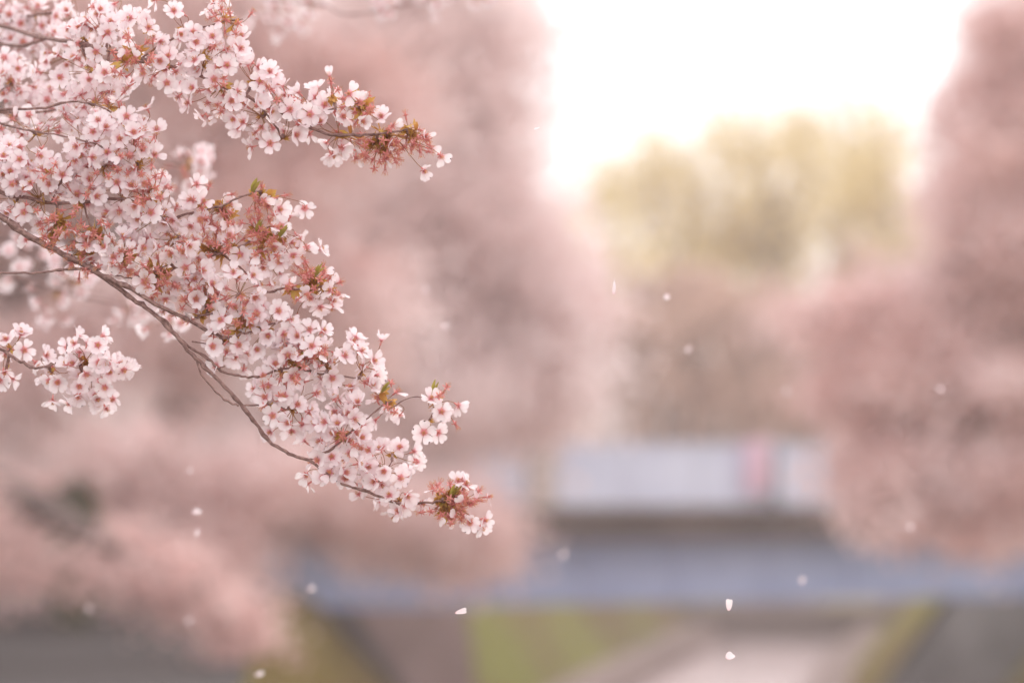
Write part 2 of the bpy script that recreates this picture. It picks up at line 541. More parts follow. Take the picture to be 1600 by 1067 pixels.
# ------------------------------------------------------------------ trees
def crown_points(start, boughs, n, puff, droop, weights):
    """points gathered in puffs along many thin branches inside the boughs, and those branches"""
    pts, tone, twigs = [], [], []
    wsum = sum(weights)
    for (c, r), wg in zip(boughs, weights):
        k = int(n * wg / wsum)
        nb = max(6, int(k / 300))
        segs = []
        for _ in range(nb):
            d = rng.normal(size=3) * np.array([1, 1, 0.6]); d /= np.linalg.norm(d)
            e = np.array(c) + d * np.array(r) * rng.uniform(0.35, 1.1) * (1 + 0.35 * (rng.random() < 0.25))
            s = np.array(c) + rng.normal(size=3) * np.array(r) * 0.22
            e[2] -= droop * rng.random()
            segs.append((s, e)); twigs.append((s, e))
        per = max(1, k // nb)
        for (s, e) in segs:
            npf = max(2, int(np.linalg.norm(e - s) / 0.28))
            br_tone = rng.normal(0, 0.2)
            t0 = rng.random(npf) ** 0.75
            cen = s + (e - s) * t0[:, None] + rng.normal(0, puff * 0.55, (npf, 3))
            idx = rng.integers(0, npf, per)
            q = cen[idx] + rng.normal(0, puff, (per, 3)) * np.array([1, 1, 0.7])
            pts.append(q)
            tone.append(np.clip(0.62 + br_tone + rng.normal(0, 0.10, npf)[idx] + rng.normal(0, 0.13, per), 0, 1))
    return np.concatenate(pts), np.concatenate(tone), twigs


def cards(name, pts, tone, size, mat, parent):
    n = len(pts)
    a = rng.normal(size=(n, 3)); a /= np.linalg.norm(a, axis=1)[:, None]
    b = rng.normal(size=(n, 3)); b -= a * (a * b).sum(1)[:, None]; b /= np.linalg.norm(b, axis=1)[:, None]
    s = (size * (0.6 + 0.8 * rng.random(n)))[:, None]
    v = np.stack([pts - a * s, pts - b * s * 0.7, pts + a * s, pts + b * s * 0.7], 1).reshape(-1, 3)
    return raw_mesh(name, v, 4, mat, np.repeat(tone, 4), parent)


def tree(name, label, cat, base, top, r0, boughs, n, size, mat, puff=0.22, droop=0.5, group=None, weights=None):
    root = empty(name, base)
    tag(root, label, cat, group)
    B = Vector(base)
    bl = [((Vector(c) - B), r) for c, r in boughs]
    weights = weights or [r[0] * r[2] + 0.12 for c, r in bl]
    pts, tone, twigs = crown_points(None, bl, int(n * 1.12), puff, droop, weights)
    T = Vector(top) - B
    m = MB()
    mid = T * 0.5 + Vector((random.uniform(-.2, .2), random.uniform(-.2, .2), 0))
    m.tube(smooth_path([Vector((0, 0, -0.1)), T * 0.12, mid, T], 4), [r0 * 1.35, r0 * 1.1] + [r0 * (1 - 0.035 * i) for i in range(11)], 10, bump=0.08)
    m.build('trunk', M_TRUNK, root, True)
    for (c, r) in bl:
        m = MB()
        c = Vector(c)
        st = T * random.uniform(0.65, 1.0)
        md = (st + c) * 0.5 + Vector((0, 0, 0.35 * (c - st).length * 0.4))
        path = smooth_path([st, md, c], 4)
        m.tube(path, [r0 * 0.55 * (1 - 0.75 * i / (len(path) - 1)) for i in range(len(path))], 6, bump=0.1)
        m.build('limb', M_TRUNK, root, True)
    m = MB()
    for (s, e) in twigs:
        s, e = Vector(s), Vector(e)
        m.tube([s, (s + e) / 2 + Vector((0, 0, 0.12)), e], [r0 * 0.10, r0 * 0.07, r0 * 0.03], 4, cap=False)
    m.build('twigs', M_TRUNK, root)['kind'] = 'stuff'
    c = cards('crown', pts, tone, size * 0.85, mat, root)
    c['kind'] = 'stuff'
    return root


def bo(px, py, Y, rx, ry, rz):
    """a bough whose middle shows at this pixel, Y metres away; radii in metres"""
    return (at(px, py, Y), (rx, ry, rz))


# left bank
tree('cherry_tree', 'big pink cherry tree in full bloom nearest on the left bank, filling the left edge', 'tree',
     (-6.9, 43, 0), (-6.2, 43.4, 3.2), 0.28,
     [bo(-150, 620, 43, 1.9, 1.8, 1.2), bo(60, 560, 42, 1.5, 1.6, 1.1), bo(250, 480, 42.5, 1.5, 1.6, 1.2),
      bo(-60, 330, 43, 1.8, 1.8, 1.4), bo(180, 250, 43, 1.7, 1.7, 1.4), bo(380, 330, 43, 1.4, 1.5, 1.3),
      bo(60, 40, 43, 2.0, 1.9, 1.5), bo(330, 60, 43.5, 1.8, 1.8, 1.4), bo(560, 150, 44, 1.3, 1.4, 1.2),
      bo(100, -260, 43, 2.4, 2.2, 1.6), bo(450, -220, 44, 2.0, 2, 1.4), bo(-300, 100, 43, 2, 2, 2),
      bo(500, 480, 43.5, 1.2, 1.3, 0.9)],
     56000, 0.075, M_PINK, group='cherry trees on the left bank', puff=0.3)
tree('cherry_tree', 'pink cherry tree in bloom beside the left end of the bridge, against the white sky', 'tree',
     (-5.6, 52.5, 0), (-4.6, 52.6, 3.0), 0.26,
     [bo(640, 330, 52, 1.3, 1.5, 1.3), bo(700, 120, 52.5, 1.0, 1.4, 1.1), bo(640, -80, 52.5, 1.5, 1.6, 1.3),
      bo(760, 470, 52, 1.25, 1.4, 1.0), bo(560, 520, 51, 1.4, 1.5, 1.1), bo(800, 600, 52, 0.95, 1.3, 0.8),
      bo(660, 640, 51.5, 1.4, 1.5, 0.85), bo(460, 640, 51, 1.5, 1.5, 0.9), bo(350, 420, 52, 1.6, 1.6, 1.3),
      bo(300, 150, 53, 1.8, 1.7, 1.5), bo(790, 30, 53, 0.55, 1.0, 0.5), bo(820, 430, 53, 0.6, 0.9, 0.6), bo(745, 200, 52, 0.5, 0.9, 0.8), bo(790, 330, 52, 0.65, 0.9, 0.6), bo(700, 230, 52, 0.8, 0.9, 0.8), bo(850, 480, 52, 0.45, 0.8, 0.6), bo(815, 385, 52, 0.45, 0.8, 0.4), bo(875, 575, 52, 0.35, 0.8, 0.45), bo(560, 60, 52, 1.2, 1.2, 1.0)],
     50000, 0.085, M_PINK_PALE, group='cherry trees on the left bank', puff=0.4)
tree('cherry_tree', 'low spreading pink cherry whose boughs droop over the left end of the girder', 'tree',
     (-7.2, 47.5, 0), (-6.2, 47.2, 1.6), 0.2,
     [bo(60, 770, 46, 1.2, 1.3, 0.75), bo(230, 740, 46.5, 1.2, 1.3, 0.6), bo(400, 760, 47, 1.0, 1.2, 0.6),
      bo(560, 780, 48, 1.0, 1.1, 0.5), bo(700, 800, 49, 0.9, 1.0, 0.42), bo(620, 840, 49, 0.7, 0.9, 0.22),
      bo(740, 858, 50, 0.65, 0.8, 0.16), bo(325, 855, 46, 0.7, 0.9, 0.42), bo(215, 865, 45.5, 0.4, 0.8, 0.22),
      bo(20, 840, 45.5, 0.8, 0.8, 0.25), bo(330, 885, 45.5, 0.35, 0.6, 0.26)],
     30000, 0.07, M_PINK, group='cherry trees on the left bank', droop=0.2, puff=0.28)
tree('cherry_tree', 'pink cherry tree far along the left bank, behind the parapet panels', 'tree',
     (-7.5, 84, 0), (-6.6, 84, 3.6), 0.28,
     [bo(300, 600, 83, 2.2, 2, 1.8), bo(420, 300, 84, 2.4, 2, 2.2), bo(560, 500, 83, 2.2, 2, 2.2), bo(700, 640, 83, 1.9, 1.8, 1.1),
      bo(640, 380, 84, 2.2, 2, 2.0), bo(790, 560, 84, 1.3, 1.5, 1.2), bo(890, 630, 84, 0.7, 1.2, 0.8), bo(120, 500, 84, 2.4, 2, 2.4),
      bo(480, 100, 84, 2.4, 2, 2), bo(640, 60, 84, 2.0, 2, 1.8), bo(600, 250, 84, 2.2, 2, 1.8), bo(740, 240, 84, 1.0, 1.5, 1.6), bo(760, 420, 84, 1.3, 1.5, 1.0), bo(300, 60, 84, 2.2, 2, 2)],
     30000, 0.12, M_PINK_PALE, group='cherry trees on the left bank', puff=0.6)
tree('cherry_tree', 'pink cherry tree standing back from the path, low at the far left', 'tree',
     (-17, 70, 0), (-16, 70, 3.4), 0.28,
     [bo(-300, 500, 70, 2.6, 2, 2.4), bo(-60, 640, 69, 2.0, 2, 1.5), bo(120, 720, 69, 1.8, 1.6, 0.9), bo(-100, 300, 70, 2.6, 2, 2.2),
      bo(100, 480, 70, 2.2, 2, 2.0)],
     22000, 0.11, M_PINK_DEEP, group='cherry trees on the left bank', puff=0.32)
tree('cherry_tree', 'nearest low cherry whose pink bough slopes down over the grey path at lower left', 'tree',
     (-7.6, 33, 0), (-6.6, 33.2, 1.9), 0.2,
     [bo(-260, 760, 33, 0.9, 1.0, 0.6), bo(-80, 800, 33, 0.7, 0.9, 0.4), bo(40, 885, 33.5, 0.5, 0.7, 0.08), bo(190, 865, 34, 0.3, 0.5, 0.13), bo(250, 890, 34, 0.32, 0.5, 0.16),
      bo(310, 925, 34, 0.3, 0.45, 0.17), bo(355, 965, 34.5, 0.24, 0.4, 0.18), bo(390, 1000, 35, 0.14, 0.3, 0.1)],
     7000, 0.05, M_PINK_DEEP, group='cherry trees on the left bank', droop=0.12, puff=0.19)
# right bank
tree('cherry_tree', 'large pink cherry tree on the right bank with boughs reaching over the canal', 'tree',
     (11.8, 50, 0), (10.6, 50, 3.0), 0.3,
     [bo(1620, 120, 49, 1.0, 1.5, 1.3), bo(1720, -120, 50, 1.8, 1.8, 1.6), bo(1560, 280, 49, 0.95, 1.4, 0.9),
      bo(1510, 440, 49, 1.0, 1.4, 0.8), bo(1620, 430, 49, 1.4, 1.5, 1.2), bo(1415, 575, 48.5, 1.1, 1.4, 0.65),
      bo(1540, 620, 49, 1.5, 1.5, 1.1), bo(1345, 620, 48.5, 0.65, 1.2, 0.4), bo(1345, 735, 48.5, 0.4, 0.9, 0.4), bo(1430, 720, 48.5, 0.95, 1.3, 0.6),
      bo(1560, 760, 48.5, 1.3, 1.4, 0.5), bo(1400, 795, 48.5, 0.45, 1.1, 0.28), bo(1490, 820, 48.5, 0.5, 0.8, 0.16), bo(1590, 830, 48.5, 0.5, 0.8, 0.14),
      bo(1530, 190, 49, 0.45, 0.9, 0.45), bo(1575, 40, 49, 0.4, 0.9, 0.6), bo(1520, 320, 49, 0.4, 0.9, 0.45), bo(1270, 505, 49, 0.5, 0.9, 0.14), bo(1370, 490, 49, 0.5, 0.9, 0.3), bo(1750, 300, 50, 1.8, 1.6, 1.6), bo(1780, 600, 50, 1.8, 1.6, 1.5)],
     50000, 0.08, M_PINK, group='cherry trees on the right bank', droop=0.08, puff=0.27)
tree('cherry_tree', 'pink cherry tree beyond the bridge on the right bank', 'tree',
     (17, 80, 0), (16, 80, 3.6), 0.28,
     [bo(1620, 300, 79, 1.6, 1.8, 2.2), bo(1590, 480, 79, 1.4, 1.8, 1.6), bo(1460, 640, 78, 1.5, 1.8, 0.9), bo(1640, 620, 79, 2.0, 1.8, 1.6),
      bo(1530, 330, 80, 0.7, 1.3, 1.0), bo(1600, 120, 80, 1.0, 1.5, 1.3)],
     18000, 0.12, M_PINK, group='cherry trees on the right bank', puff=0.5)

# beyond the bend: trees in new yellow-green leaf, and bare brown ones below them
far = [(935, 405, 138, 100, 'lowest'), (1030, 345, 146, 115, 'left'), (1125, 290, 152, 105, ''), (1205, 285, 149, 90, ''), (1300, 275, 156, 110, ''),
       (1400, 340, 145, 105, '')]
flab = ['short yellow green tree at the left foot of the far grove, below open sky',
        'broad yellow green tree second from the left in the far grove',
        'pale yellow green tree standing in the middle of the far grove',
        'slender tall yellow green tree of the far grove, third from its right end',
        'tall yellow green tree of the far grove, with a pale gap on its left',
        'yellow green tree of the far grove half hidden by the right bank cherry']
for (px, py, Y, rr, _), lb in zip(far, flab):
    k = Y / FPX
    rad = rr * k
    c = at(px, py, Y)
    bs = []
    for j in range(9):
        an = j * 0.9 + random.random()
        bs.append((c + Vector((math.cos(an) * rad * 0.75, math.sin(an) * rad * 0.5, random.uniform(-1.6, 0.6) * rad)),
                   (rad * random.uniform(0.22, 0.5), rad * 0.6, rad * random.uniform(0.5, 1.0))))
    bs.append((c + Vector((random.uniform(-.8, .8), 0, rad * 0.9)), (rad * 0.2, rad * 0.3, rad * 0.75)))
    tree('leafing_tree', lb, 'tree', (c.x, Y, 0), (c.x + 0.3, Y, c.z - rad * 0.4), 0.24, bs, 3300 if px in (1300, 1400) else 2700, 0.16, M_OLIVE, puff=0.62, droop=0.3,
         group='yellow green trees beyond the bend')
bare = [(960, 560, 120, 85, 'brown budding tree just right of the left bank cherries, beyond the bridge'),
        (1060, 520, 126, 95, 'brown budding tree behind the middle of the bridge, left of the banner'),
        (1160, 545, 121, 80, 'brown budding tree standing directly above the pink banner'),
        (1250, 520, 129, 95, 'brown budding tree right of the banner, beside the right bank cherry'),
        (1350, 480, 133, 90, 'brown budding tree mostly hidden behind the right bank cherry')]
for (px, py, Y, rr, lb) in bare:
    k = Y / FPX; rad = rr * k
    c = at(px, py, Y)
    bs = [(c + Vector((random.uniform(-.7, .7) * rad, random.uniform(-.5, .5) * rad, random.uniform(-1.3, 0.9) * rad)),
           (rad * 0.55, rad * 0.5, rad * 0.6)) for j in range(9)]
    tree('bare_tree', lb, 'tree', (c.x, Y, 0), (c.x, Y, c.z), 0.2, bs, 7000, 0.12, M_BUDS, puff=0.3, droop=0.2,
         group='brown trees beyond the bridge')
# undergrowth along the far edge of the ground, read as one mass
n = 44000
x = rng.uniform(-14, 50, n); y = rng.uniform(165, 182, n)
hz = 8.0 + 1.6 * np.sin(x * 0.5) + 1.2 * np.sin(x * 1.27 + 1)
pts = np.stack([x, y, rng.random(n) ** 0.7 * hz], 1)
tag(cards('undergrowth', pts, np.clip(rng.normal(0.5, 0.25, n), 0, 1), 0.3, M_BUDS, None), kind='stuff')

# a dark shrub added where the cherry boughs leave a dark gap
for (px, py, Y, r_, lb) in [(115, 800, 42.5, 0.3, 'dark shrub added at the far left for a dark gap in the cherry boughs')]:
    c = at(px, py, Y)
    root = empty('shrub', (c.x, c.y, 0)); tag(root, lb, 'shrub')
    hgt = c.z + r_
    k = 2600
    d = rng.normal(size=(k, 3)); d /= np.linalg.norm(d, axis=1)[:, None]
    q = d * (rng.random(k) ** 0.4)[:, None] * np.array([r_, r_, hgt * 0.5]) + np.array([0, 0, hgt * 0.55])
    q += 0.06 * rng.normal(size=(k, 3))
    cc = cards('foliage', q, np.clip(rng.normal(0.5, 0.25, k), 0, 1), 0.045, M_SHRUB, root); cc['kind'] = 'stuff'
    m = MB()
    for j in range(6):
        m.tube([(0, 0, -0.05), (random.uniform(-.2, .2), random.uniform(-.2, .2), hgt * 0.8)], [0.02, 0.008], 5)
    m.build('stem', M_TRUNK, root)

# ------------------------------------------------------------------ haze over the canal
hz = MB(); hz.box((-620, -28, -6.2), (640, 890, 21.5))
hm = bpy.data.materials.new('haze'); hm.use_nodes = True
ht = hm.node_tree; ht.nodes.clear()
ho = ht.nodes.new('ShaderNodeOutputMaterial'); hv = ht.nodes.new('ShaderNodeVolumePrincipled')
hv.inputs['Color'].default_value = (0.96, 0.86, 0.84, 1)
hv.inputs['Density'].default_value = 0.0016
ht.links.new(hv.outputs[0], ho.inputs['Volume'])
tag(hz.build('haze', hm), kind='stuff')

# ------------------------------------------------------------------ blossom pieces, shared
def petal_mesh(L, W, cup, twist, notch, loose=False):
    ts = [0, .14, .34, .55, .76, .91, 1.0]
    ws = [.10, .27, .62, .92, 1.0, .84, .48]
    if loose: ws = [.34, .66, .90, 1.0, .96, .78, .46]
    ss = [-1, -.5, 0, .5, 1]
    vs, uv, fs = [], [], []
    for i, (t, w_) in enumerate(zip(ts, ws)):
        for s in ss:
            xx = L * t
            if i == 6: xx = L * (1 - notch * (1 - min(1, abs(s) * 2)) - (0.02 if abs(s) == 1 else 0))
            yy = W * 0.5 * w_ * s
            zz = cup * L * (t ** 1.6) * 0.5 + cup * 0.35 * W * (s * w_) ** 2 + twist * L * s * t * t
            vs.append((xx, yy, zz)); uv.append(((s + 1) / 2, 0.22 + 0.38 * t if loose else t))
    for i in range(len(ts) - 1):
        for k in range(4):
            fs.append((i * 5 + k, (i + 1) * 5 + k, (i + 1) * 5 + k + 1, i * 5 + k + 1))
    me = bpy.data.meshes.new('petal')
    me.from_pydata(vs, [], fs)
    ul = me.uv_layers.new(name='UVMap')
    for lp in me.loops:
        ul.data[lp.index].uv = uv[lp.vertex_index]
    me.materials.append(M_PETAL)
    me.polygons.foreach_set('use_smooth', [True] * len(fs))
    me.update()
    return me


PETALS = [petal_mesh(0.0162, 0.0146, 0.22, 0.0, 0.14), petal_mesh(0.0168, 0.0138, 0.42, 0.05, 0.12),
          petal_mesh(0.0158, 0.0150, 0.05, -0.05, 0.16), petal_mesh(0.0164, 0.0134, 0.60, 0.08, 0.11),
          petal_mesh(0.0162, 0.0142, -0.18, -0.08, 0.14)]


def stamen_mesh(n, ln, name='stamens'):
    m = MB()
    k = 10                      # the deep pink star in the flower's throat
    m.add([(0, 0, 0.0024)] + [((0.0033 if j % 2 == 0 else 0.0015) * math.cos(math.pi * j / 5), (0.0033 if j % 2 == 0 else 0.0015) * math.sin(math.pi * j / 5), 0.0014) for j in range(k)],
          [(0, 1 + j, 1 + (j + 1) % k) for j in range(k)], 0)
    for j in range(n):
        a = 2 * math.pi * j / n + random.uniform(-.25, .25); sp = random.uniform(0.12, 0.75)
        l = ln * random.uniform(0.7, 1.1)
        tip = Vector((math.cos(a) * math.sin(sp) * l, math.sin(a) * math.sin(sp) * l, 0.0012 + math.cos(sp) * l))
        m.tube([(math.cos(a) * 0.0008, math.sin(a) * 0.0008, 0.0012), tip], [0.00024, 0.0002], 3, 1, cap=False)
        r = 0.00058
        m.add([tip + Vector(d) * r for d in ((1, 0, 0), (-1, 0, 0), (0, 1, 0), (0, -1, 0), (0, 0, 1.3), (0, 0, -1))],
              [(0, 2, 4), (2, 1, 4), (1, 3, 4), (3, 0, 4), (2, 0, 5), (1, 2, 5), (3, 1, 5), (0, 3, 5)], 2)
    return m.mesh(name, [M_CALYX, M_FILAM, M_ANTHER])


STAMENS = [stamen_mesh(15, 0.0062), stamen_mesh(13, 0.0068), stamen_mesh(17, 0.0056)]
TUFTS = [stamen_mesh(12, 0.0085), stamen_mesh(10, 0.0075)]


def stalk_into(m, hub, sag=0.0):
    """flower stalk and calyx in the flower's own frame (it faces +z); hub = where the stalk springs from"""
    hub = Vector(hub)
    a = Vector((0, 0, -0.0065))
    c1 = Vector((0, 0, -0.0065 - 0.35 * hub.length))
    pts = []
    for i in range(6):
        t = i / 5
        pts.append(a * (1 - t) ** 2 + c1 * 2 * t * (1 - t) + hub * t * t)
    m.tube(pts, [0.00062, 0.0005, 0.00046, 0.00046, 0.0005, 0.0006], 4, 1, cap=False)
    m.tube([(0, 0, -0.007), (0, 0, -0.005), (0, 0, -0.001), (0, 0, 0.0006)], [0.0008, 0.0014, 0.0013, 0.0019], 6, 0)


def sepals_into(m, ln, dip):
    for j in range(5):
        a = 2 * math.pi * (j + 0.5) / 5
        d = Vector((math.cos(a), math.sin(a), 0)); n_ = Vector((-d.y, d.x, 0))
        p = d * 0.0014
        q = d * (0.0014 + ln * 0.45) + Vector((0, 0, dip * 0.4))
        e = d * (0.0014 + ln) + Vector((0, 0, dip))
        m.add([p - n_ * 0.0009, p + n_ * 0.0009, q + n_ * 0.0013, e, q - n_ * 0.0013], [(0, 1, 2, 3, 4)], 0)


def orient(d):
    q = Vector(d).normalized().to_track_quat('Z', 'Y')
    return q @ Quaternion((0, 0, 1), random.uniform(0, 6.28))


def add_blossom(root, pos, facing, hub, detailed=True, npet=5, openness=None):
    q = orient(facing)
    loc = Vector(pos)
    h = q.inverted() @ (Vector(hub) - loc)
    m = MB()
    stalk_into(m, h)
    sepals_into(m, 0.005, -0.001)
    o = m.build('blossom', [M_CALYX, M_STALK], root, True)
    o.location = loc; o.rotation_mode = 'QUATERNION'; o.rotation_quaternion = q
    op = random.choice((random.uniform(0.05, 0.4), random.uniform(0.1, 0.4), random.uniform(0.4, 0.85))) if openness is None else openness
    sc = random.uniform(0.84, 1.03)
    skip = set(random.sample(range(5), 5 - npet)) if npet < 5 else ()
    for j in range(5):
        if j in skip: continue
        p = link('petal', random.choice(PETALS), o)
        a = 2 * math.pi * j / 5 + random.uniform(-.09, .09)
        p.rotation_mode = 'XYZ'
        p.rotation_euler = (random.uniform(-.16, .16), -op + random.uniform(-.14, .14), a)
        p.location = (math.cos(a) * 0.0016, math.sin(a) * 0.0016, 0.0006 + 0.0003 * (j % 2))
        p.scale = (sc, sc, sc)
    link('stamens', random.choice(STAMENS), o)
    return o


FLOWERS = []
def flower_mesh():
    """a whole open flower as one mesh, for those that mostly stand behind others"""
    vs, fs, uv, mi = [], [], [], []
    op = random.uniform(0.05, 0.6)
    for j in range(5 if random.random() < 0.8 else 4):
        pm = random.choice(PETALS); a = 2 * math.pi * j / 5 + random.uniform(-.1, .1)
        M = Matrix.Translation((math.cos(a) * 0.0016, math.sin(a) * 0.0016, 0.0006 + 0.0003 * (j % 2))) @ \
            Matrix.Rotation(a, 4, 'Z') @ Matrix.Rotation(-op + random.uniform(-.2, .2), 4, 'Y') @ Matrix.Rotation(random.uniform(-.2, .2), 4, 'X')
        b_ = len(vs)
        vs += [M @ v.co for v in pm.vertices]
        for p in pm.polygons:
            fs.append([i + b_ for i in p.vertices]); mi.append(0)
            uv += [tuple(pm.uv_layers[0].data[l].uv) for l in p.loop_indices]
    sm = random.choice(STAMENS); b_ = len(vs)
    vs += [v.co.copy() for v in sm.vertices]
    for p in sm.polygons:
        fs.append([i + b_ for i in p.vertices]); mi.append(1 + p.material_index); uv += [(0, 0)] * len(p.vertices)
    return vs, fs, uv, mi


FLOWERS = [flower_mesh() for _ in range(14)]


def add_blossom_joined(root, pos, facing, hub):
    q = orient(facing); loc = Vector(pos)
    m = MB(); stalk_into(m, q.inverted() @ (Vector(hub) - loc)); sepals_into(m, 0.005, -0.001)
    vs, fs, uv, mi = random.choice(FLOWERS)
    nl = sum(len(f) for f in m.f)
    sc = random.uniform(0.84, 1.01)
    m.f, m.m = list(m.f), [1 if k == 0 else 4 for k in m.m]
    m.add([v * sc for v in vs], fs, 0)
    m.m[-len(mi):] = mi
    me = m.mesh('blossom', [M_PETAL, M_CALYX, M_FILAM, M_ANTHER, M_STALK], True)
    ul = me.uv_layers.new(name='UVMap')
    ul.data.foreach_set('uv', np.array([(0, 0)] * nl + uv, dtype=np.float32).ravel())
    o = link('blossom', me, root)
    o.location = loc; o.rotation_mode = 'QUATERNION'; o.rotation_quaternion = q
    return o


def add_spent(root, pos, facing, hub, petal=False):
    q = orient(facing)
    loc = Vector(pos)
    m = MB()
    stalk_into(m, q.inverted() @ (Vector(hub) - loc))
    sepals_into(m, 0.0062, random.uniform(-0.004, 0.003))
    o = m.build('spent_blossom', [M_CALYX, M_STALK], root, True)
    o.location = loc; o.rotation_mode = 'QUATERNION'; o.rotation_quaternion = q
    link('stamens', random.choice(TUFTS), o)
    if petal:
        p = link('petal', random.choice(PETALS), o)
        p.rotation_euler = (0, random.uniform(-0.9, 0.1), random.uniform(0, 6.28)); p.location = (0.001, 0, 0.0008)
    return o


def leaf_mesh():
    m = MB()
    L, W = 0.024, 0.0125
    ts = [0, .2, .45, .7, .9, 1]; ws = [.08, .7, 1, .8, .38, .02]
    for i, (t, w_) in enumerate(zip(ts, ws)):
        m.v += [(L * t, -W * .5 * w_, 0.0028 * w_ + 0.004 * t * t), (L * t, 0, 0.004 * t * t), (L * t, W * .5 * w_, 0.0028 * w_ + 0.004 * t * t)]
    for i in range(5):
        for k in range(2):
            m.f.append((i * 3 + k, (i + 1) * 3 + k, (i + 1) * 3 + k + 1, i * 3 + k + 1)); m.m.append(0)
    return m.mesh('leaf', [M_LEAF], True)


LEAF = leaf_mesh()
br = MB()
for j in range(11):                # a tuft of small bracts where the flower stalks spring
    a = j * 2.4; el = random.uniform(-0.2, 1.3); l = random.uniform(0.005, 0.011)
    d = Vector((math.cos(a) * math.cos(el), math.sin(a) * math.cos(el), math.sin(el))); n_ = d.orthogonal().normalized() * 0.0016
    br.add([d * 0.0005 - n_ * .5, d * 0.0005 + n_ * .5, d * l * .6 + n_, d * l, d * l * .6 - n_], [(0, 1, 2, 3, 4)])
BRACTS = br.mesh('bracts', [M_BRACT])

# ------------------------------------------------------------------ the blossoming branches
BRANCH_STATS = {}


